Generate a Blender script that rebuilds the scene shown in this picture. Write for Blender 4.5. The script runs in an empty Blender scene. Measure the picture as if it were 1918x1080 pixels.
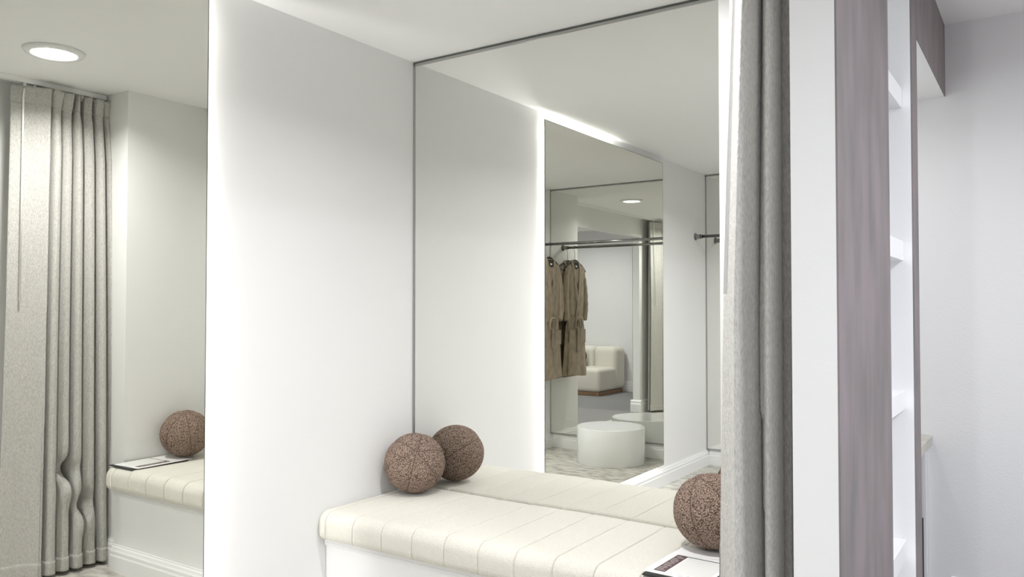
import bpy, bmesh, math, random
from mathutils import Vector, Matrix
random.seed(7)
PI = math.pi
sc = bpy.context.scene
C = sc.collection

# ------------------------------------------------------------ camera, world, exposure
CAMX, CAMY, CAMZ = 2.3526, -2.7018, 1.2995
YAW, PITCH, ROLL = 0.5927, 0.0235, 0.0003
cd = bpy.data.cameras.new('camera'); cam = bpy.data.objects.new('camera', cd); C.objects.link(cam)
cd.sensor_fit = 'HORIZONTAL'; cd.sensor_width = 36.0; cd.lens = 1488.95 / 1918 * 36
cd.clip_start = 0.02
F = Vector((-math.sin(YAW) * math.cos(PITCH), math.cos(YAW) * math.cos(PITCH), math.sin(PITCH)))
R0 = Vector((math.cos(YAW), math.sin(YAW), 0)); U0 = R0.cross(F)
Rr = math.cos(ROLL) * R0 + math.sin(ROLL) * U0; Ur = math.cos(ROLL) * U0 - math.sin(ROLL) * R0
cam.matrix_world = Matrix(((Rr.x, Ur.x, -F.x, CAMX), (Rr.y, Ur.y, -F.y, CAMY), (Rr.z, Ur.z, -F.z, CAMZ), (0, 0, 0, 1)))
sc.camera = cam
w = bpy.data.worlds.new('world'); sc.world = w; w.use_nodes = True
w.node_tree.nodes['Background'].inputs[0].default_value = (0.9, 0.95, 1, 1)
w.node_tree.nodes['Background'].inputs[1].default_value = 0.3
sc.view_settings.view_transform = 'Standard'; sc.view_settings.look = 'None'
sc.view_settings.gamma = 1; sc.view_settings.use_curve_mapping = False
sc.view_settings.exposure = 0.26
cy = sc.cycles
cy.max_bounces = 14; cy.diffuse_bounces = 6; cy.glossy_bounces = 10
cy.sample_clamp_indirect = 8.0
cy.use_denoising = True
P_ROOM = 15.0      # watts of each fitting room downlight
P_HALL_FILL = 27.5  # watts of each added hall fill light
LED = 58.0

# ------------------------------------------------------------ helpers
def new_mat(name, col, rough=0.6, bump=None, mix=None, metal=0.0, spec=0.5, coat=0.0, sheen=0.0):
    """bump=(scale,strength,dist,stretch) ; mix=(col2,scale,stretch,lo,hi)"""
    m = bpy.data.materials.new(name); m.use_nodes = True
    nt = m.node_tree; b = nt.nodes['Principled BSDF']
    b.inputs['Base Color'].default_value = (*col, 1); b.inputs['Roughness'].default_value = rough
    b.inputs['Metallic'].default_value = metal; b.inputs['Specular IOR Level'].default_value = spec
    b.inputs['Coat Weight'].default_value = coat; b.inputs['Sheen Weight'].default_value = sheen
    tc = nt.nodes.new('ShaderNodeTexCoord')
    def mapped(st):
        mp = nt.nodes.new('ShaderNodeMapping'); mp.inputs['Scale'].default_value = st
        nt.links.new(tc.outputs['Object'], mp.inputs['Vector']); return mp
    if mix:
        c2, sca, st, lo, hi = mix
        mp = mapped(st); n = nt.nodes.new('ShaderNodeTexNoise'); n.inputs['Scale'].default_value = sca
        n.inputs['Detail'].default_value = 6
        nt.links.new(mp.outputs[0], n.inputs['Vector'])
        r = nt.nodes.new('ShaderNodeValToRGB'); r.color_ramp.elements[0].position = lo; r.color_ramp.elements[1].position = hi
        r.color_ramp.elements[0].color = (*col, 1); r.color_ramp.elements[1].color = (*c2, 1)
        nt.links.new(n.outputs['Fac'], r.inputs[0]); nt.links.new(r.outputs[0], b.inputs['Base Color'])
    if bump:
        sca, stg, dist, st = bump
        mp = mapped(st); n = nt.nodes.new('ShaderNodeTexNoise'); n.inputs['Scale'].default_value = sca
        n.inputs['Detail'].default_value = 3
        nt.links.new(mp.outputs[0], n.inputs['Vector'])
        bp = nt.nodes.new('ShaderNodeBump'); bp.inputs['Strength'].default_value = stg; bp.inputs['Distance'].default_value = dist
        nt.links.new(n.outputs['Fac'], bp.inputs['Height']); nt.links.new(bp.outputs[0], b.inputs['Normal'])
    return m

def emit_mat(name, col, strength):
    m = bpy.data.materials.new(name); m.use_nodes = True; nt = m.node_tree
    b = nt.nodes['Principled BSDF']; b.inputs['Base Color'].default_value = (0.9, 0.9, 0.9, 1)
    b.inputs['Emission Color'].default_value = (*col, 1); b.inputs['Emission Strength'].default_value = strength
    return m

def mirror_mat(name, col):
    m = bpy.data.materials.new(name); m.use_nodes = True; nt = m.node_tree
    for n in list(nt.nodes): nt.nodes.remove(n)
    g = nt.nodes.new('ShaderNodeBsdfGlossy'); g.inputs['Color'].default_value = (*col, 1); g.inputs['Roughness'].default_value = 0.0
    o = nt.nodes.new('ShaderNodeOutputMaterial'); nt.links.new(g.outputs[0], o.inputs[0])
    return m

def boucle_mat(name, c1, c2, scale=215, dist=0.006):
    m = bpy.data.materials.new(name); m.use_nodes = True; nt = m.node_tree
    b = nt.nodes['Principled BSDF']; b.inputs['Roughness'].default_value = 0.95; b.inputs['Specular IOR Level'].default_value = 0.15
    tc = nt.nodes.new('ShaderNodeTexCoord')
    n = nt.nodes.new('ShaderNodeTexNoise'); n.inputs['Scale'].default_value = scale * 0.45; n.inputs['Detail'].default_value = 2
    v = nt.nodes.new('ShaderNodeTexVoronoi'); v.inputs['Scale'].default_value = scale; v.inputs['Randomness'].default_value = 1
    nt.links.new(tc.outputs['Object'], n.inputs['Vector'])
    wv = nt.nodes.new('ShaderNodeVectorMath'); wv.operation = 'MULTIPLY_ADD'
    nt.links.new(n.outputs['Color'], wv.inputs[0]); wv.inputs[1].default_value = (0.006,) * 3
    nt.links.new(tc.outputs['Object'], wv.inputs[2]); nt.links.new(wv.outputs[0], v.inputs['Vector'])
    r = nt.nodes.new('ShaderNodeValToRGB'); r.color_ramp.elements[0].position = 0.1; r.color_ramp.elements[1].position = 0.75  # ramp paints the shade between the loops into the colour
    r.color_ramp.elements[0].color = (*c1, 1); r.color_ramp.elements[1].color = (*c2, 1)
    nt.links.new(v.outputs['Distance'], r.inputs[0]); nt.links.new(r.outputs[0], b.inputs['Base Color'])
    bp = nt.nodes.new('ShaderNodeBump'); bp.invert = True; bp.inputs['Strength'].default_value = 1; bp.inputs['Distance'].default_value = dist
    nt.links.new(v.outputs['Distance'], bp.inputs['Height']); nt.links.new(bp.outputs[0], b.inputs['Normal'])
    return m

M = {}
M['wall'] = new_mat('white_wall_paint', (0.825, 0.825, 0.815), 0.75, bump=(90, 0.12, 0.002, (1, 1, 1)))
M['ceiling'] = new_mat('white_ceiling_paint', (0.92, 0.92, 0.91), 0.8, bump=(60, 0.08, 0.002, (1, 1, 1)))
M['hall_wall'] = new_mat('hall_wall_paint', (0.745, 0.74, 0.735), 0.75, bump=(120, 0.25, 0.002, (1, 1, 1)))
M['hall_ceiling'] = new_mat('hall_ceiling_paint', (0.88, 0.87, 0.87), 0.8)
M['trim'] = new_mat('white_gloss_trim', (0.86, 0.86, 0.86), 0.35)
M['niche'] = new_mat('white_niche_lacquer', (0.86, 0.86, 0.86), 0.5)
M['mauve'] = new_mat('mauve_limewash_plaster', (0.265, 0.224, 0.228), 0.85, bump=(30, 0.25, 0.003, (1, 1, 0.2)),
                     mix=((0.185, 0.170, 0.165), 4.0, (2.6, 2.6, 0.8), 0.32, 0.68))
M['carpet'] = new_mat('mottled_taupe_carpet', (0.62, 0.60, 0.545), 0.9, bump=(420, 0.5, 0.004, (1, 1, 1)),
                      mix=((0.25, 0.235, 0.195), 11, (0.9, 1.9, 1), 0.42, 0.70), sheen=0.3)
M['hall_carpet'] = new_mat('grey_loop_carpet', (0.27, 0.26, 0.26), 0.95, bump=(500, 0.6, 0.004, (1, 1, 1)),
                           mix=((0.20, 0.195, 0.195), 300, (1, 1, 1), 0.4, 0.6))
M['mirror'] = mirror_mat('silvered_glass', (0.88, 0.885, 0.86))
M['mirror_grey'] = mirror_mat('silvered_glass_backlit', (0.83, 0.83, 0.775))
M['edge'] = new_mat('dark_glass_edge', (0.10, 0.11, 0.10), 0.3)
M['alu'] = new_mat('brushed_aluminium', (0.45, 0.45, 0.44), 0.3, metal=1.0)
M['chrome'] = new_mat('dark_chrome', (0.33, 0.33, 0.33), 0.18, metal=1.0)
M['gold'] = new_mat('brass_wire', (0.65, 0.5, 0.22), 0.3, metal=1.0)
M['black'] = new_mat('black_plastic', (0.012, 0.012, 0.013), 0.45)
M['cushion'] = new_mat('cream_boucle_upholstery', (0.76, 0.74, 0.675), 0.95, bump=(330, 0.6, 0.004, (1, 1, 1)), sheen=0.2,
                       mix=((0.68, 0.655, 0.57), 260, (1, 1, 1), 0.4, 0.65))
M['curtain'] = new_mat('oatmeal_wool_curtain', (0.60, 0.588, 0.56), 0.95, bump=(420, 0.9, 0.004, (1, 1, 0.35)), sheen=0.2,
                       mix=((0.45, 0.438, 0.41), 260, (1, 1, 0.3), 0.38, 0.68))
M['robe'] = new_mat('camel_wool_robe', (0.36, 0.285, 0.205), 0.95, bump=(260, 0.7, 0.003, (1, 1, 1)), sheen=0.2,
                    mix=((0.26, 0.205, 0.145), 30, (1, 1, 0.5), 0.4, 0.65))
M['neck_dark'] = new_mat('dark_neck_patch', (0.035, 0.03, 0.025), 0.9)
M['ball'] = boucle_mat('mocha_boucle', (0.60, 0.45, 0.37), (0.12, 0.08, 0.06))
M['seam'] = new_mat('mocha_seam', (0.15, 0.10, 0.08), 0.95)
M['drum'] = new_mat('white_gloss_laminate', (0.86, 0.87, 0.87), 0.08, coat=0.6)
M['stone'] = new_mat('beige_stone', (0.55, 0.53, 0.46), 0.35, mix=((0.42, 0.40, 0.34), 9, (1, 3, 1), 0.35, 0.7))
M['cab'] = new_mat('grey_cabinet_lacquer', (0.42, 0.42, 0.45), 0.4)
M['paper'] = new_mat('white_paper', (0.88, 0.88, 0.87), 0.5)
M['printblack'] = new_mat('black_print', (0.012, 0.011, 0.012), 0.5)
M['printplum'] = new_mat('plum_print', (0.10, 0.055, 0.055), 0.5)
M['printgrey'] = new_mat('grey_print', (0.42, 0.40, 0.39), 0.5)
M['film'] = new_mat('clear_plastic_sleeve', (0.5, 0.5, 0.5), 0.1)
M['sofa'] = new_mat('ivory_boucle_sofa', (0.72, 0.68, 0.60), 0.95, bump=(160, 0.6, 0.006, (1, 1, 1)), sheen=0.2)
M['wood'] = new_mat('oak_plinth', (0.30, 0.19, 0.11), 0.5, mix=((0.22, 0.13, 0.07), 12, (1, 8, 1), 0.4, 0.6))
M['dark_brown'] = boucle_mat('dark_brown_boucle', (0.07, 0.045, 0.035), (0.02, 0.012, 0.01), scale=160)
M['wandw'] = new_mat('white_wand_plastic', (0.9, 0.9, 0.9), 0.3)
M['lamp_room'] = emit_mat('downlight_diffuser_warm', (1.0, 0.985, 0.955), 14)
M['fill_hall'] = emit_mat('hall_fill_diffuser', (0.93, 0.95, 1.0), 14)
M['led'] = emit_mat('strip_emitter', (1.0, 0.99, 0.95), LED)
M['led_top'] = emit_mat('led_strip_light_top', (1.0, 0.995, 0.98), 270)
M['niche_fill'] = emit_mat('niche_fill_glow', (0.97, 0.98, 1.0), 24)

def link(name, bm, m, parent=None, smooth=False):
    me = bpy.data.meshes.new(name); bmesh.ops.recalc_face_normals(bm, faces=bm.faces)
    bm.to_mesh(me); bm.free()
    o = bpy.data.objects.new(name, me); C.objects.link(o)
    me.materials.append(m)
    if smooth:
        for p in me.polygons: p.use_smooth = True
    if parent: o.parent = parent
    return o
def tag(o, label, cat, group=None):
    o['label'] = label; o['category'] = cat
    if group: o['group'] = group
    return o
def thing(name, label, cat, loc=(0, 0, 0), rz=0.0, group=None):
    o = bpy.data.objects.new(name, None); C.objects.link(o); o.location = loc; o.rotation_euler = (0, 0, rz)
    o.empty_display_size = 0.05
    return tag(o, label, cat, group)
def struct(name, bm, m):
    o = link(name, bm, m); o['kind'] = 'structure'; return o
def bx(bm, x0, x1, y0, y1, z0, z1, bev=0.0, seg=2):
    r = bmesh.ops.create_cube(bm, size=1)
    vs = r['verts']
    for v in vs:
        v.co.x = x0 + (v.co.x + .5) * (x1 - x0); v.co.y = y0 + (v.co.y + .5) * (y1 - y0); v.co.z = z0 + (v.co.z + .5) * (z1 - z0)
    if bev:
        es = list({e for v in vs for e in v.link_edges})
        bmesh.ops.bevel(bm, geom=es, offset=bev, segments=seg, affect='EDGES', profile=0.5)
    return bm
def box(*a, **k): return bx(bmesh.new(), *a, **k)
def boxes(lst, bev=0.0):
    bm = bmesh.new()
    for a in lst: bx(bm, *a, bev=bev)
    return bm
def lathe(prof, seg=64, bm=None, center=(0, 0, 0)):
    bm = bm or bmesh.new(); cx, cyy, cz = center; rings = []
    for r, z in prof:
        if r < 1e-6: rings.append([bm.verts.new((cx, cyy, cz + z))])
        else: rings.append([bm.verts.new((cx + r * math.cos(2 * PI * k / seg), cyy + r * math.sin(2 * PI * k / seg), cz + z)) for k in range(seg)])
    for a, b in zip(rings, rings[1:]):
        for k in range(seg):
            k2 = (k + 1) % seg
            if len(a) == 1 and len(b) == 1: continue
            if len(a) == 1: bm.faces.new((a[0], b[k], b[k2]))
            elif len(b) == 1: bm.faces.new((a[k], a[k2], b[0]))
            else: bm.faces.new((a[k], a[k2], b[k2], b[k]))
    return bm
def catmull(pts, n=6):
    P = [Vector(p) for p in pts]; P = [P[0] * 2 - P[1]] + P + [P[-1] * 2 - P[-2]]; out = []
    for i in range(1, len(P) - 2):
        for k in range(n):
            t = k / n
            out.append(0.5 * ((2 * P[i]) + (P[i + 1] - P[i - 1]) * t + (2 * P[i - 1] - 5 * P[i] + 4 * P[i + 1] - P[i + 2]) * t * t
                              + (3 * P[i] - P[i - 1] - 3 * P[i + 1] + P[i + 2]) * t ** 3))
    out.append(P[-2]); return out
def tube(bm, pts, rad, seg=12, flat=1.0, up=(0, 0, 1), cap=True):
    """rad: number or list; flat: ratio of the second axis"""
    pts = [Vector(p) for p in pts]; n = len(pts)
    if not isinstance(rad, (list, tuple)): rad = [rad] * n
    rings = []; prev = None
    for i, p in enumerate(pts):
        t = (pts[min(i + 1, n - 1)] - pts[max(i - 1, 0)]).normalized()
        a = prev if prev is not None else Vector(up)
        a = a - t * a.dot(t)
        if a.length < 1e-4: a = t.orthogonal()
        a.normalize(); b = t.cross(a); prev = a
        rings.append([bm.verts.new(p + a * rad[i] * math.cos(2 * PI * k / seg) + b * rad[i] * flat * math.sin(2 * PI * k / seg)) for k in range(seg)])
    for r1, r2 in zip(rings, rings[1:]):
        for k in range(seg): bm.faces.new((r1[k], r1[(k + 1) % seg], r2[(k + 1) % seg], r2[k]))
    if cap: bm.faces.new(rings[0][::-1]); bm.faces.new(rings[-1])
    return bm
def prism_along(bm, prof, p0, p1, out):
    """sweep profile (d,z) from p0 to p1 (xy), d measured along out"""
    a = [bm.verts.new((p0[0] + out[0] * d, p0[1] + out[1] * d, z)) for d, z in prof]
    b = [bm.verts.new((p1[0] + out[0] * d, p1[1] + out[1] * d, z)) for d, z in prof]
    n = len(prof)
    for i in range(n): bm.faces.new((a[i], a[(i + 1) % n], b[(i + 1) % n], b[i]))
    bm.faces.new(a[::-1]); bm.faces.new(b)

# ------------------------------------------------------------ dimensions of the place
H = 2.40; D = 3.695; W = 1.568; NIB = 0.46; NIB2 = -3.15
XI, XO = 1.906, 2.0            # inner and outer face of the entrance wall
HH = 2.514; YF = 1.156; XH = 4.9; YN = -4.9
OPEN_Y = -.985; HEAD = 2.17

# ------------------------------------------------------------ room shell
struct('floor', box(-0.1, XI, -D - .1, 0.1, -0.06, 0), M['carpet'])
struct('floor_hall', box(XI, XH, YN, YF + .1, -0.06, 0), M['hall_carpet'])
struct('ceiling', box(-0.1, XI, -D - .1, 0.1, H, H + .1), M['ceiling'])
struct('ceiling_hall', box(XI + .06, XH, YN, YF + .1, HH, HH + .1), M['hall_ceiling'])
struct('wall_left', box(-0.1, 0, -D - .1, 0.1, 0, H), M['wall'])
struct('wall_back', box(0, W, 0.008, 0.09, 0, H), M['wall'])
struct('wall_front', box(0, W, -D - .1, -D, 0, H), M['wall'])
struct('wall_right', box(W, 1.60, -NIB, 0.09, 0, H), M['wall'])
struct('wall_return_back', box(1.60, XI, -NIB, -NIB + .03, 0, H), M['wall'])
struct('wall_return_front', box(W, XI, -D - .1, NIB2, 0, H), M['wall'])
# entrance wall: white core, mauve plaster skin towards the hall
core = boxes([(XI, XO - .004, OPEN_Y, -.340, 0, HH), (XI, XO - .004, YN, NIB2, 0, HH), (XI, XO - .004, NIB2, OPEN_Y, HEAD, HH)])
struct('wall_entrance', core, M['wall'])
skin = boxes([(XO - .004, XO, OPEN_Y, -.340, 0, HH), (XO - .004, XO, YN, NIB2, 0, HH), (XO - .004, XO, NIB2, OPEN_Y, HEAD, HH),
              (XO - .004, XO, -.340, .120, 2.44, HH), (XO - .004, XO, .120, .245, 0, HH), (XO - .004, XO, .245, YF, 2.205, HH)])
struct('wall_mauve', skin, M['mauve'])
# shelf niche
struct('wall_niche', boxes([(1.60, XO - .004, -.358, -.340, 0, 2.46), (1.60, XO - .004, .120, .140, 0, 2.46), (1.585, 1.60, -.358, .140, 0, 2.46),
                            (1.60, XO - .004, -.340, .120, 2.44, 2.46), (1.60, XO - .004, -.340, .120, 0, .10)]), M['niche'])
# alcove with the counter
struct('wall_alcove', boxes([(1.34, XO - .004, .227, .245, 0, 2.3), (1.32, 1.34, .227, YF, 0, 2.3), (1.34, XO - .004, .245, YF, 2.205, 2.3)]), M['wall'])
struct('wall_hall_far', box(1.30, XH, YF, YF + .1, 0, HH), M['hall_wall'])
struct('wall_hall_right', box(XH, XH + .1, YN, YF + .1, 0, HH), M['hall_wall'])
struct('wall_hall_near', box(XI, XH, YN - .1, YN, 0, HH), M['hall_wall'])

BP = [(0, 0), (.020, 0), (.020, .076), (.0165, .083), (.0165, .098), (.012, .106), (.009, .117), (.0045, .122), (.0045, .1276), (0, .1276)]
def base(name, segs, prof=BP):
    bm = bmesh.new()
    for p0, p1, out in segs: prism_along(bm, prof, p0, p1, out)
    struct(name, bm, M['trim'])
base('baseboard_left', [((0, -D), (0, -.512), (1, 0))])
base('baseboard_front', [((0.02, -D), (W - .02, -D), (0, 1))])
base('baseboard_return_front', [((W, -D), (W, NIB2), (-1, 0)), ((W - .02, NIB2), (XI, NIB2), (0, 1)), ])
base('baseboard_return_back', [((W, -NIB), (XI, -NIB), (0, -1))])
PP = [(0, 0), (.022, 0), (.022, .10), (.016, .112), (.016, .135), (.008, .148), (0, .152)]
base('baseboard_jamb', [((XI - .022, OPEN_Y), (XO + .022, OPEN_Y), (0, -1)), ((XI, OPEN_Y - .0), (XI, -NIB - .02), (-1, 0)), ((XO, OPEN_Y), (XO, -.340), (1, 0))], PP)
base('baseboard_hall', [((XO, YF), (XH, YF), (0, -1)), ((XH, YF), (XH, YN), (-1, 0)), ((XO, NIB2), (XO, YN), (1, 0))],
     [(0, 0), (.02, 0), (.02, .095), (.015, .103), (.015, .13), (.009, .14), (.009, .158), (0, .162)])

# ------------------------------------------------------------ mirrors
m1 = thing('wall_mirror', 'tall frameless backlit mirror on left wall with glowing edge', 'mirror', (0, -1.9, .158))
def P(o, parent):   # world coords kept: child of an unrotated empty
    o.parent = parent; o.location = -Vector(parent.location); return o
YA, YB, ZB, ZT = -1.0745, -2.7209, .158, 2.3525
P(link('mirror_pane', box(.0262, .030, YB + .002, YA - .003, ZB + .002, ZT - .002), M['mirror_grey']), m1)
P(link('glass_edge', boxes([(.0258, .0302, YA - .003, YA, ZB, ZT), (.0258, .0302, YB, YB + .002, ZB, ZT), (.0258, .0302, YB, YA, ZT - .002, ZT), (.0258, .0302, YB, YA, ZB, ZB + .002)]), M['edge']), m1)
P(link('back_panel', box(0.0, .0256, YB + .07, YA - .07, ZB + .07, ZT - .07), M['alu']), m1)
led = bmesh.new()
tube(led, [(.012, YA - .036, ZB + .034), (.012, YA - .036, ZT - .034)], .004, 8)
led2 = bmesh.new(); tube(led2, [(.012, YA - .036, ZT - .030), (.012, -1.95, ZT - .030)], .004, 8)
tube(led, [(.012, YA - .036, ZB + .030), (.012, YB + .03, ZB + .030)], .004, 8)
P(link('led_strip', led, M['led']), m1)
P(link('led_strip', led2, M['led_top']), m1)

m2 = thing('wall_mirror', 'large full width mirror on back wall above the cream bench', 'mirror', (W / 2, 0, .50))
P(link('mirror_pane', box(.008, W - .002, 0.0, .006, .40, 2.383), M['mirror']), m2)
P(link('mirror_frame', boxes([(.001, .009, -.004, .006, .40, 2.392), (.001, W, -.004, .006, 2.381, 2.390)]), M['alu']), m2)
P(link('frame_shadow_gap', boxes([(.001, W, -.003, .006, 2.3905, 2.399)]), M['edge']), m2)
m3 = thing('wall_mirror', 'mirror on front wall behind clothes rail and white drum table', 'mirror', (W / 2, -D, .13))
Y3 = -3.672
P(link('mirror_pane', box(.010, W - .008, Y3 - .006, Y3, .136, 2.385), M['mirror']), m3)
P(link('mirror_frame', boxes([(.001, .010, -D, Y3 + .003, .13, 2.394), (W - .008, W - .001, -D, Y3 + .003, .13, 2.394),
                              (.001, W - .001, -D, Y3 + .003, 2.385, 2.394), (.001, W - .001, -D, Y3 + .003, .1285, .136)]), M['alu']), m3)
P(link('back_panel', box(.012, W - .01, -D, Y3 - .0065, .14, 2.38), M['alu']), m3)

# ------------------------------------------------------------ lights
def downlight(x, y, z, mat, r, label, group, watts, colr, spread=150):
    t = thing('ceiling_light', label, 'light', (x, y, z), 0, group)
    link('trim_ring', lathe([(r + .001, -.004), (r + .006, -.016), (r + .030, -.012), (r + .036, 0), (r, 0)], 64), M['trim'], t, True)
    link('diffuser', lathe([(0, -.0105), (r - .005, -.0105), (r, -.006), (r, -.001)], 64), mat, t)
    ld = bpy.data.lights.new('lamp', 'AREA'); ld.shape = 'DISK'; ld.size = 2 * r - .014; ld.energy = watts; ld.color = colr; ld.spread = math.radians(spread)
    lo = bpy.data.objects.new('lamp', ld); C.objects.link(lo); lo.parent = t; lo.location = (0, 0, -.0118)
    return t
WARM, COOL = (0.985, 0.985, 1.0), (0.90, 0.93, 1.0)
downlight(1.24, -.985, H, M['lamp_room'], .085, 'round ceiling downlight in front of the curtain, nearer the bench', 'fitting room ceiling lights', P_ROOM, WARM)
downlight(1.25, -2.58, H, M['lamp_room'], .085, 'round ceiling downlight seen small in the nested mirror reflections', 'fitting room ceiling lights', P_ROOM, WARM)
for x, y, l in ((3.3, -3.6, 'added unseen round fill light at the near end of the hall'),
                (3.3, -1.7, 'added unseen round fill light opposite the curtained opening'),
                (3.5, -.1, 'added unseen round fill light in front of the ivory sofa')):
    downlight(x, y, HH, M['fill_hall'], .12, l, 'added hall fill lights', P_HALL_FILL, COOL, 170)  # lights added to brighten the hall, none of them in view
al = downlight(1.50, .55, 2.205, emit_mat('alcove_diffuser', (1, .98, .95), 14), .03, 'small recessed spotlight over the stone counter', 'alcove spotlight', 2.5, WARM, 170)
nl = thing('strip_emitter', 'added unseen vertical fill strip on the near side of the white shelf niche', 'light', (1.955, -.334, 0))  # unseen strip added behind the pillar to brighten the niche
link('diffuser', box(-.005, .005, -.002, .003, .14, 2.40), M['niche_fill'], nl)
link('channel', box(-.008, .008, -.0058, -.0021, .12, 2.42), M['trim'], nl)

# ------------------------------------------------------------ bench and cushion
bench = thing('bench', 'white built-in bench base with moulding under the cream cushion', 'bench', (W / 2, -.255, 0))
P(link('bench_body', box(.002, W - .002, -.500, -.005, 0, .385), M['trim']), bench)
P(link('front_panel', box(.002, W - .002, -.511, -.5005, 0, .385, bev=.001), M['trim']), bench)
P(link('seat_board', box(.002, W - .002, -.522, -.005, .3855, .404, bev=.003), M['trim']), bench)
cove = bmesh.new(); prism_along(cove, [(0, .370), (.004, .370), (.009, .379), (.009, .385), (0, .385)], (.002, -.511), (W - .002, -.511), (0, -1))
P(link('cove_moulding', cove, M['trim']), bench)
bm = bmesh.new(); prism_along(bm, BP, (.022, -.511), (W - .002, -.511), (0, -1))
P(link('skirting', bm, M['trim']), bench)

def cushion_bm(x0, x1, yf, yb, z0, z1, seams):
    # closed profile in (y,z), swept along x
    bm = bmesh.new(); prof = []
    def arc(cy_, cz_, r, a0, a1, n=9):
        for k in range(n + 1):
            a = a0 + (a1 - a0) * k / n; prof.append((cy_ + r * math.cos(a), cz_ + r * math.sin(a)))
    rf = .046; rb = .022
    arc(yf + rf, z0 + .030, .030 if False else .03, 1.5 * PI, PI, 6)
    prof[:] = [(y - (rf - .03), z) for y, z in prof]
    arc(yf + rf, z1 - rf, rf, PI, PI / 2, 10)
    for k in range(1, 14): prof.append((yf + rf + (yb - rb - yf - rf) * k / 14, z1))
    arc(yb - rb, z1 - rb, rb, PI / 2, 0, 6)
    arc(yb - .015, z0 + .015, .015, 0, -PI / 2, 4)
    cyc = (yf + yb) / 2; czc = (z0 + z1) / 2
    xs = [x0, x1]; x = x0 + .0045
    while x < x1:
        if min(abs(x - s) for s in seams) > .006 and x < x1 - .001: xs.append(x)
        x += .0045
    for s in seams: xs += [s + q for q in (-.0065, -.0045, -.003, -.002, -.001, 0, .001, .002, .003, .0045, .0065) if x0 < s + q < x1]
    xs = sorted(set(xs)); rings = []
    for x in xs:
        de = min(x - x0, x1 - x); e = 0.0
        if de < .03: e = .03 - math.sqrt(max(0, .03 ** 2 - (.03 - de) ** 2))
        ds = min([abs(x - s) for s in seams] + [1]); g = .0065 * math.exp(-(ds / .0022) ** 2) + .0016 * math.exp(-(ds / .012) ** 2)
        ring = []
        for y, z in prof:
            zz = z; yy = y
            if z > z0 + .01:
                top = min(1, max(0, (z - z0) / (z1 - z0)))
                zz = z - (e + g * (1 if y < yb - .06 else .5)) * top
            frac = min(1, max(0, (cyc - y) / (cyc - yf)))
            if z > z0 + .001: yy = y + (e + g) * frac ** 4
            if y > cyc: yy = yy - e * ((y - cyc) / (yb - cyc)) ** 4
            zz += .0015 * math.sin(9 * x + 6 * y) * (1 if z > z0 + .05 else 0)
            ring.append(bm.verts.new((x, yy, zz)))
        rings.append(ring)
    n = len(prof)
    for a, b in zip(rings, rings[1:]):
        for k in range(n): bm.faces.new((a[k], a[(k + 1) % n], b[(k + 1) % n], b[k]))
    bm.faces.new(rings[0][::-1]); bm.faces.new(rings[-1]); return bm
SEAMS = [.051 + .1445 * k for k in range(11)]
cu = link('bench_cushion', cushion_bm(.004, W - .004, -.566, -.004, .4045, .5165, SEAMS), M['cushion'], None, True)
tag(cu, 'long cream channel stitched cushion lying on the white bench', 'cushion')

# ------------------------------------------------------------ ball cushions
def ball(loc, r, pole, label, mat, seam_mat, group, roll=0.0, sq=.97, name='ball_cushion'):
    t = thing(name, label, 'cushion', (loc[0], loc[1], loc[2] - r * sq), 0, group)
    q = Vector((0, 0, 1)).rotation_difference(Vector(pole).normalized())
    mt = q.to_matrix() @ Matrix.Rotation(roll, 3, 'Z')
    N1, N2 = 144, 72; bm = bmesh.new(); rings = []
    def surf(th, ph, off=0.0):
        d = abs(((ph * 6 / (2 * PI)) + .5) % 1 - .5) * (2 * PI / 6) * math.sin(th) * r   # metres from the nearest seam
        g = .0035 * math.exp(-(d / .003) ** 2) + .002 * math.exp(-(d / .014) ** 2) if th > .001 else .006
        rr = r - min(g, .006) + off
        v = mt @ Vector((rr * math.sin(th) * math.cos(ph), rr * math.sin(th) * math.sin(ph), rr * math.cos(th)))
        v.z = v.z * sq + r * sq
        if v.z < .004: v.z = .004 + (v.z - .004) * .2
        return v
    for i in range(N2 + 1):
        th = PI * i / N2
        if i in (0, N2): rings.append([bm.verts.new(surf(th, 0))])
        else: rings.append([bm.verts.new(surf(th, 2 * PI * k / N1)) for k in range(N1)])
    for a, b in zip(rings, rings[1:]):
        for k in range(N1):
            k2 = (k + 1) % N1
            if len(a) == 1: bm.faces.new((a[0], b[k], b[k2]))
            elif len(b) == 1: bm.faces.new((a[k], a[k2], b[0]))
            else: bm.faces.new((a[k], a[k2], b[k2], b[k]))
    link('cover', bm, mat, t, True)
    sb = bmesh.new()
    for s in range(6):
        tube(sb, [surf(PI * i / 40, 2 * PI * s / 6, .0012) for i in range(1, 40)], .0018, 6)
    link('seam', sb, seam_mat, t, True)
    return t
ball((.134, -.140, .645), .1275, (2.1, -2.1, 1.75), 'brown boucle ball cushion in the left corner of the bench', M['ball'], M['seam'], 'ball cushions on the bench', roll=-.02)
ball((1.446, -.200, .6425), .124, (.30, .25, -1), 'brown boucle ball cushion at curtain end of bench, resting on the papers', M['ball'], M['seam'], 'ball cushions on the bench', roll=1.02)

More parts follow.
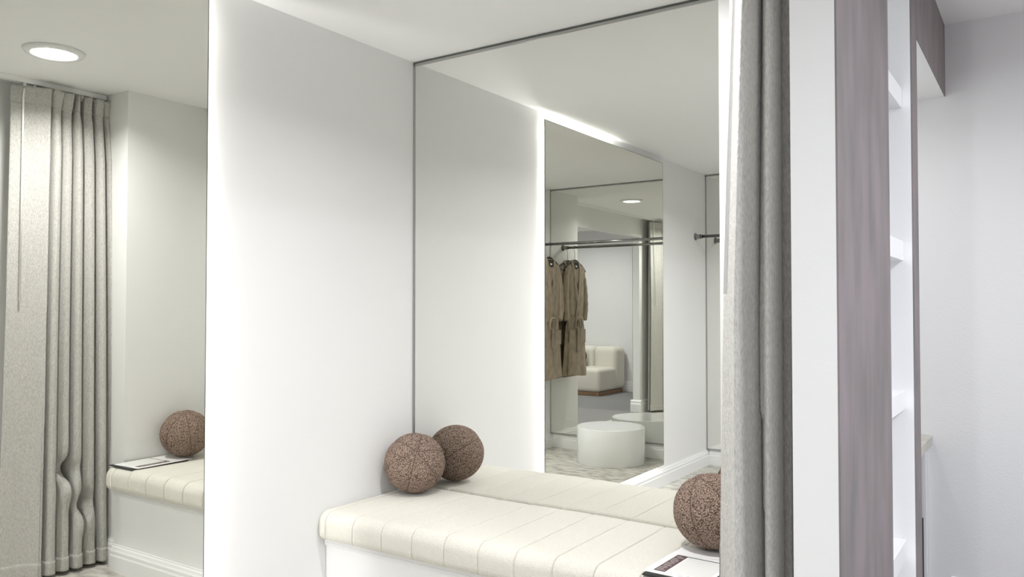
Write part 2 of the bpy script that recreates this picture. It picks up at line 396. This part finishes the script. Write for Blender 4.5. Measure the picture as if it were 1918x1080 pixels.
# ------------------------------------------------------------ papers on the bench
ZC = .5165
def flat(name, x0, x1, y0, y1, z0, z1, m, parent, bev=0.0): return link(name, box(x0, x1, y0, y1, z0, z1, bev=bev), m, parent)
fold = thing('menu_folder', 'open black folder lying under the white menu sheet on the bench', 'folder', (1.460, -.393, ZC + .0005), math.radians(1.0))
flat('cover', -.100, .100, -.150, .150, 0, .004, M['black'], fold, .001)
flat('spine', -.104, -.1005, -.150, .150, 0, .0042, M['black'], fold, .001)
ms = thing('menu_sheet', 'white printed menu sheet with plum column, on the black folder', 'paper', (1.454, -.372, ZC + .0048), math.radians(-2.0))
flat('sheet', -.100, .100, -.150, .150, 0, .0012, M['paper'], ms)
flat('heading_rule', -.076, .094, .040, .045, .0013, .0017, M['printblack'], ms)
flat('price_column', -.076, -.040, -.128, .040, .0013, .0017, M['printplum'], ms)
for k in range(13):
    y = .030 - k * .0122; L = [.018, .024, .014, .022, .026, .016, .024, .020, .026, .014, .022, .018, .028][k]
    x0_ = -.072 + (.006 if k % 4 == 1 else 0)
    flat('printed_line', x0_, x0_ + L, y - .0010, y + .0010, .0018, .0020, M['paper'], ms)
flat('picture_box', -.034, .088, -.118, .036, .0013, .0015, new_mat('pale_grey_print', (.76, .76, .74), .5), ms)
for x, y, L in [(-.030, -.126, .014), (-.006, -.126, .022), (.026, -.127, .012), (-.02, -.138, .012), (.004, -.138, .024), (.040, -.138, .03),
                (-.072, .080, .03), (-.072, .070, .022), (-.072, .061, .026)]:
    flat('small_print', x, x + L, y - .0008, y + .0008, .0013, .0016, M['printgrey'], ms)
bk = thing('card', 'white card pinned under the ball cushion at the curtain end', 'paper', (1.455, -.262, ZC + .0066), math.radians(8))
bm = bmesh.new(); rows = []
for k in range(25):
    f = k / 24; rows.append([bm.verts.new((-.075 + .15 * f, -.05 + .1 * j / 8, .0002 + .007 * max(0, f - .45) ** 2 * (1 - j / 8))) for j in range(9)])
for r1, r2 in zip(rows, rows[1:]):
    for j in range(8): bm.faces.new((r1[j], r2[j], r2[j + 1], r1[j + 1]))
link('card_sheet', bm, M['paper'], bk, True)

# ------------------------------------------------------------ curtains
TR_X = 1.775
def curtain_bm(ctrl, z_list, bulge=None, sub=7, pinch=True, xoff=None):
    path = catmull([(p[0], p[1], 0) for p in ctrl], sub); xm = sum(p.x for p in path) / len(path); ym = sum(p.y for p in path) / len(path)
    bm = bmesh.new(); rows = []
    for z in z_list:
        t = (2.36 - z) / 2.34
        A = 1.0
        if pinch: A = .62 + .25 * (z - 2.27) / .09 if z > 2.27 else .62 + .38 * min(1, (2.27 - z) / .22) ** .7
        row = []
        for i, p in enumerate(path):
            s = i / (len(path) - 1)
            Ak = A if (p.y > -.765 or p.y < -2) else 1.0
            x = xm + (p.x - xm) * Ak; y = p.y
            y += .003 * math.sin(2.1 * z + s * 5) * t; x += .003 * math.sin(1.7 * z + s * 7 + 1) * t
            if bulge: x, y = bulge(x, y, z, s)
            row.append(bm.verts.new((x, y, z)))
        rows.append(row)
    for a, b in zip(rows, rows[1:]):
        for k in range(len(a) - 1): bm.faces.new((a[k], a[k + 1], b[k + 1], b[k]))
    return bm
ctrl = [(1.836, -.785), (1.838, -.825), (1.832, -.855), (1.822, -.862), (1.813, -.840), (1.809, -.775), (1.806, -.855), (1.802, -.895), (1.795, -.910), (1.787, -.902), (1.776, -.875),
        (1.755, -.825), (1.728, -.785), (1.714, -.770), (1.720, -.758), (1.745, -.754)]
y = -.757; gaps = [.050, .052, .048, .058, .050, .038]
for i, g in enumerate(gaps):
    d = .012 * (i % 2)
    ctrl += [(1.83, y + .002), (1.850, y + .010), (1.83, y + .018), (1.745, y + .017), (1.718 + d, y + .020), (1.706 + d, y + g * .6), (1.716 + d * .5, y + g - .004), (1.745, y + g + .001)]
    y += g
def bulge(x, y, z, s):
    t = (2.36 - z) / 2.34
    if y > -.765:
        f = max(0, (z - 2.22) / .14); y += .013 * f * math.sin(y * 95) ; x += .008 * f * math.sin(y * 61)
        if z < .80:     # slumped dents low on the middle folds
            k = math.exp(-((y + .66) / .035) ** 2) * math.exp(-((z - .50) / .05) ** 2); k2 = math.exp(-((y + .60) / .03) ** 2) * math.exp(-((z - .33) / .05) ** 2)
            x += .05 * k + .045 * k2
            x -= .030 * math.exp(-((y + .66) / .035) ** 2) * math.exp(-((z - .40) / .06) ** 2) + .028 * math.exp(-((y + .60) / .03) ** 2) * math.exp(-((z - .23) / .06) ** 2)
        y += .030 * t * max(0, (y + .62) / .16) - .05 * t * max(0, (-.60 - y) / .16)
    else:
        w_ = min(1, (-.765 - y) / .165)
        if x < 1.812: x -= .030 * w_ * min(1, t / .45)
        y -= .036 * t + .008 * w_ * t
    if x < 1.75: x -= .042 * t * min(1, (1.75 - x) / .03)
    return x, y
ZL = [2.36 - .012 * k for k in range(25)]
zz = ZL[-1]
while zz > .03: zz -= .022; ZL.append(max(zz, .025))
cur = thing('curtain', 'long pleated oatmeal curtain pulled open beside the bench, with white wand', 'curtain', (0, 0, 0), 0, 'fitting room curtains')
def cloth(name, bm, parent, th=.003):
    o = link(name, bm, M['curtain'], parent, True); md = o.modifiers.new('solid', 'SOLIDIFY'); md.thickness = th; md.offset = 0; return o
cloth('curtain_fabric', curtain_bm(ctrl, ZL, bulge), cur)
cloth('hem', curtain_bm(ctrl, [.022, .03, .045, .06, .075, .088], bulge), cur, .0085)
cloth('heading_tape', curtain_bm(ctrl, [2.362, 2.35, 2.33, 2.31, 2.29, 2.275], bulge), cur, .0055)
wd = bmesh.new(); tube(wd, [(1.760, -.868, 2.345), (1.758, -.872, 2.30), (1.730, -.888, 1.33)], .0045, 8)
P(link('wand', wd, M['wandw'], None, True), cur)
for k in range(9):
    yy = -.86 + k * .046; P(link('glider', box(TR_X - .004, TR_X + .004, yy - .006, yy + .006, 2.345, 2.378), M['wandw']), cur)
# second curtain at the far side of the opening
ctrl2 = []; y = -3.125
for g in (.045, .05, .045, .05, .05):
    ctrl2 += [(1.725, y), (1.71, y + .012), (1.73, y + .024), (1.82, y + .020), (1.84, y + .032), (1.815, y + .044)]; y += g
cur2 = thing('curtain', 'second oatmeal curtain stacked beside the robes, seen in the reflections', 'curtain', (0, 0, 0), 0, 'fitting room curtains')
cloth('curtain_fabric', curtain_bm(ctrl2, ZL[::2] + [.025]), cur2)
cloth('hem', curtain_bm(ctrl2, [.022, .045, .07, .088]), cur2, .008)
for k in range(5):
    yy = -3.10 + k * .045; P(link('glider', box(TR_X - .004, TR_X + .004, yy - .006, yy + .006, 2.345, 2.378), M['wandw']), cur2)
tr = thing('curtain_track', 'white curtain track fixed to the ceiling along the opening', 'curtain track', (TR_X, -1.8, 2.376))
P(link('track', boxes([(TR_X - .014, TR_X + .014, NIB2 + .005, -NIB - .005, 2.388, 2.3995), (TR_X - .014, TR_X - .009, NIB2 + .005, -NIB - .005, 2.376, 2.388),
                       (TR_X + .009, TR_X + .014, NIB2 + .005, -NIB - .005, 2.376, 2.388)]), M['wandw']), tr)

# ------------------------------------------------------------ drum table
drum = tag(link('drum_table', lathe([(0, .0), (.283, .0), (.285, .003), (.285, .296), (.283, .2985), (.279, .300), (.2785, .300), (0, .300)], 128), M['drum'], None, False),
           'low round glossy white drum table on the mottled carpet', 'table')
drum.location = (.775, -3.345, .0005)
for p in drum.data.polygons: p.use_smooth = abs(p.normal.z) < .5

# ------------------------------------------------------------ rail, hangers, robes
RY, RZ = -3.44, 1.868
rail = thing('clothes_rail', 'dark chrome clothes rail spanning the room in front of the mirror', 'rail', (W / 2, RY, RZ))
bm = bmesh.new(); tube(bm, [(.02, RY, RZ), (W - .02, RY, RZ)], .0125, 20); P(link('rod', bm, M['chrome'], None, True), rail)
for s, x in ((1, .001), (-1, W - .001)):
    bm = bmesh.new(); tube(bm, [(x, RY, RZ), (x + s * .006, RY, RZ)], .030, 28); tube(bm, [(x + s * .004, RY, RZ), (x + s * .045, RY, RZ)], .0185, 24)
    tube(bm, [(x + s * .05, RY, RZ), (x + s * .058, RY, RZ)], .0165, 24)
    P(link('flange', bm, M['chrome'], None, False), rail)

def hanger(x, mat_hook, label):
    t = thing('clothes_hanger', label, 'hanger', (x, RY, RZ), PI / 2, 'hangers on the rail')
    bm = bmesh.new()
    pts = [(.0165 * math.cos(a), 0, .0165 * math.sin(a)) for a in [math.radians(q) for q in range(-10, 200, 15)]]
    pts = pts + [(-.014, 0, -.020), (-.004, 0, -.040), (0, 0, -.060), (0, 0, -.125)]
    tube(bm, pts, .0022, 8); link('hook', bm, mat_hook, t, True)
    bm = bmesh.new()
    tube(bm, catmull([(-.205, 0, -.225), (-.14, 0, -.178), (-.05, 0, -.135), (0, 0, -.122), (.05, 0, -.135), (.14, 0, -.178), (.205, 0, -.225)], 6), .011, 10, flat=.7)
    link('shoulder_bar', bm, M['black'], t, True)
    return t
def interp(tbl, z):
    for (z1, *a), (z0, *b) in zip(tbl, tbl[1:]):
        if z0 <= z <= z1:
            f = (z - z0) / (z1 - z0); return [q + (p - q) * f for p, q in zip(a, b)]
    return list(tbl[-1][1:]) if z < tbl[-1][0] else list(tbl[0][1:])
RT = [(1.735, .045, .022), (1.715, .085, .030), (1.69, .135, .038), (1.66, .185, .048), (1.60, .19, .062), (1.45, .178, .066), (1.30, .165, .062), (1.22, .145, .052),
      (1.19, .142, .050), (1.10, .160, .062), (.95, .175, .070), (.80, .188, .078), (.655, .205, .085)]
def robe(x, seed, label, dx=0.0):
    rnd = random.Random(seed)
    t = thing('robe', label, 'robe', (x, RY, 0), PI / 2 + dx, 'robes on the rail'); t.scale = (1, .44, 1)
    bm = bmesh.new(); rings = []; N = 72; ph = rnd.random() * 6
    zs = [1.735, 1.725, 1.715, 1.70, 1.69, 1.675, 1.66, 1.64] + [1.62 - .02 * k for k in range(49)]
    zs = [z for z in zs if z > .655] + [.655]
    for z in zs:
        a, b = interp(RT, z); row = []
        for k in range(N):
            th = 2 * PI * k / N; low = max(0, (1.19 - z) / .54); up = max(0, min(1, (z - 1.19) / .3))
            f = 1 + .10 * low * math.cos(5 * th + ph + z) + .06 * low * math.cos(9 * th + 2 * ph) + .05 * (1 - up) * math.cos(11 * th + ph) * (1 if z > 1.0 else .4) + .03 * math.cos(7 * th + 3 * z)
            xx = a * f * math.copysign(abs(math.cos(th)) ** .8, math.cos(th)); yy = b * f * math.copysign(abs(math.sin(th)) ** .9, math.sin(th))
            row.append(bm.verts.new((xx, yy, z + (.012 * math.cos(th * 2 + ph) if z < .7 else 0))))
        rings.append(row)
    for r1, r2 in zip(rings, rings[1:]):
        for k in range(N): bm.faces.new((r1[k], r1[(k + 1) % N], r2[(k + 1) % N], r2[k]))
    bm.faces.new(rings[-1])
    link('robe_body', bm, M['robe'], t, True)
    # dark patch laid on the neck where the robe opens, and the sewn label
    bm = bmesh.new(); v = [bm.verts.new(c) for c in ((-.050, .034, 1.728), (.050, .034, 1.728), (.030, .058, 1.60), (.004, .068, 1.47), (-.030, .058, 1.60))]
    bm.faces.new(v); o = link('neck_patch', bm, M['neck_dark'], t); md = o.modifiers.new('s', 'SOLIDIFY'); md.thickness = .003
    link('neck_label', box(-.016, .016, .041, .043, 1.668, 1.695), M['paper'], t)
    for s in (-1, 1):
        bm = bmesh.new()
        tube(bm, catmull([(s * .035, -.035, 1.742), (s * .062, .0, 1.738), (s * .066, .035, 1.70), (s * .052, .060, 1.58), (s * .022, .074, 1.42), (-s * .012, .068, 1.26), (-s * .02, .062, 1.20)], 6),
             [.012 + .010 * min(1, k / 12) for k in range(37)], 10, flat=.35, up=(1, 0, 0))
        link('lapel', bm, M['robe'], t, True)
        bm = bmesh.new()
        sl = catmull([(s * .120, 0, 1.675), (s * .155, .000, 1.60), (s * .180, .004, 1.48), (s * .190, .008, 1.36), (s * .186, .012, 1.26), (s * .165, .018, 1.185)], 6)
        tube(bm, sl, [.040 + .020 * math.sin(min(1, k / 18) * PI / 2) - .012 * max(0, (k - 22) / 8) + .004 * math.sin(k * 1.7) for k in range(31)], 20, flat=.80, up=(0, 1, 0))
        sv = link('sleeve', bm, M['robe'], t, True)
        bm = bmesh.new(); e = sl[-1]; d = (sl[-1] - sl[-3]).normalized()
        tube(bm, [e - d * .045, e - d * .04, e + d * .002, e + d * .003], [.048, .0545, .0535, .045], 20, flat=.80, up=(0, 1, 0))
        link('cuff', bm, M['robe'], sv, True)
        bm = bmesh.new()
        bx(bm, s * .105 - .052, s * .105 + .052, .062, .070, .96, 1.09, bev=.003)
        link('pocket', bm, M['robe'], t)
    bm = bmesh.new(); rows = []
    for z in (1.165, 1.17, 1.205, 1.21):
        rows.append([bm.verts.new((.158 * math.cos(2 * PI * k / 48), .066 * math.sin(2 * PI * k / 48), z)) for k in range(48)])
    for r1, r2 in zip(rows, rows[1:]):
        for k in range(48): bm.faces.new((r1[k], r1[(k + 1) % 48], r2[(k + 1) % 48], r2[k]))
    belt = link('belt', bm, M['robe'], t, True); md = belt.modifiers.new('s', 'SOLIDIFY'); md.thickness = .006
    link('knot', box(-.020, .020, .064, .098, 1.165, 1.21, bev=.010, seg=3), M['robe'], belt, True)
    for s in (-1, 1):
        bm = bmesh.new()
        tube(bm, catmull([(0, .085, 1.195), (s * .035, .10, 1.20), (s * .058, .10, 1.15), (s * .050, .098, 1.10), (s * .022, .095, 1.12), (s * .004, .09, 1.18)], 6), .016, 8, flat=.22, up=(0, 1, 0))
        link('bow_loop', bm, M['robe'], belt, True)
        bm = bmesh.new()
        tube(bm, catmull([(s * .004, .088, 1.18), (s * .012, .096, 1.08), (s * .010, .092, .99), (s * .014, .095, .90 + .03 * s)], 5), .014, 8, flat=.2, up=(1, 0, 0))
        link('belt_end', bm, M['robe'], belt, True)
    return t
hanger(1.436, M['chrome'], 'black hanger with steel hook holding the front robe')
hanger(1.515, M['gold'], 'black hanger with brass hook holding the robe nearest the wall')
robe(1.436, 3, 'camel belted robe hanging on the rail, in front')
robe(1.515, 5, 'camel belted robe hanging on the rail close to the side wall')

# ------------------------------------------------------------ niche shelves
for z, l in ((2.005, 'top white shelf in the lit niche behind the mauve pillar'), (1.512, 'second white shelf from the top in the lit niche'),
             (1.035, 'third white shelf from the top in the lit niche'), (.560, 'lowest white shelf in the lit niche beside the mauve pillar')):
    o = link('niche_shelf', box(1.6005, 1.970, -.3395, .1195, z - .062, z, bev=.001), M['niche'])
    tag(o, l, 'shelf', 'shelves in the lit niche')

# ------------------------------------------------------------ counter in the alcove
cab = thing('base_cabinet', 'grey fronted base cabinet under the stone worktop', 'cabinet', (1.62, .72, 0))
P(link('cabinet_body', box(1.345, 1.885, .250, 1.118, 0, .690), M['cab']), cab)
P(link('end_panel', box(1.345, 1.912, 1.120, 1.153, 0, .708), M['trim']), cab)
dr = []
P(link('painted_gap_shade', boxes([(1.8852, 1.887, 1.086, 1.1195, 0, .69), (1.60, 1.880, .250, 1.118, .6902, .708)]), M['black']), cab)  # black strips stand in for the shade in the cabinet gaps
for y0, y1 in ((.252, .662), (.668, 1.085)):
    bm = boxes([(1.8855, 1.905, y0, y0 + .06, .03, .690), (1.8855, 1.905, y1 - .06, y1, .03, .690), (1.8855, 1.905, y0 + .0602, y1 - .0602, .03, .09), (1.8855, 1.905, y0 + .0602, y1 - .0602, .60, .690),
                (1.8855, 1.893, y0 + .06, y1 - .06, .09, .60)])
    d_ = P(link('cabinet_door', bm, M['cab']), cab)
    h_ = link('door_handle', boxes([(1.905, 1.914, y0 + .320, y0 + .350, .15, .425)], bev=.002), M['black'], d_)
tag(link('worktop', box(1.342, 1.934, .247, 1.154, .7085, .750, bev=.002), M['stone']), 'veined beige stone worktop on the cabinet in the alcove', 'worktop')

# ------------------------------------------------------------ sofa in the hall
def puff(x0, x1, y0, y1, z0, z1, r, seg=6):
    return box(x0, x1, y0, y1, z0, z1, bev=r, seg=seg)
SX, SY = 3.13, .28
so = thing('sofa', 'low ivory boucle sofa on a wood plinth against the hall wall', 'sofa', (SX + .6, SY + .4, 0))
P(link('plinth', box(SX + .03, SX + 1.35, SY + .03, 1.10, .0, .055, bev=.004), M['wood']), so)
P(link('seat_cushion', puff(SX, SX + .70, SY, SY + .60, .056, .40, .06), M['sofa'], None, True), so)
P(link('seat_cushion', puff(SX + .702, SX + 1.40, SY, SY + .60, .056, .40, .06), M['sofa'], None, True), so)
for a, b in ((0, .37), (.372, .88), (.882, 1.40)):
    P(link('backrest', puff(SX + a - (.02 if a == 0 else 0), SX + b, SY + .50, 1.125, .056, .70, .08), M['sofa'], None, True), so)
ball((SX + .56, SY + .335, .40 + .15), .15, (0, -.3, 1), 'dark brown round cushion on the ivory sofa', M['dark_brown'], M['dark_brown'], 'sofa cushion')
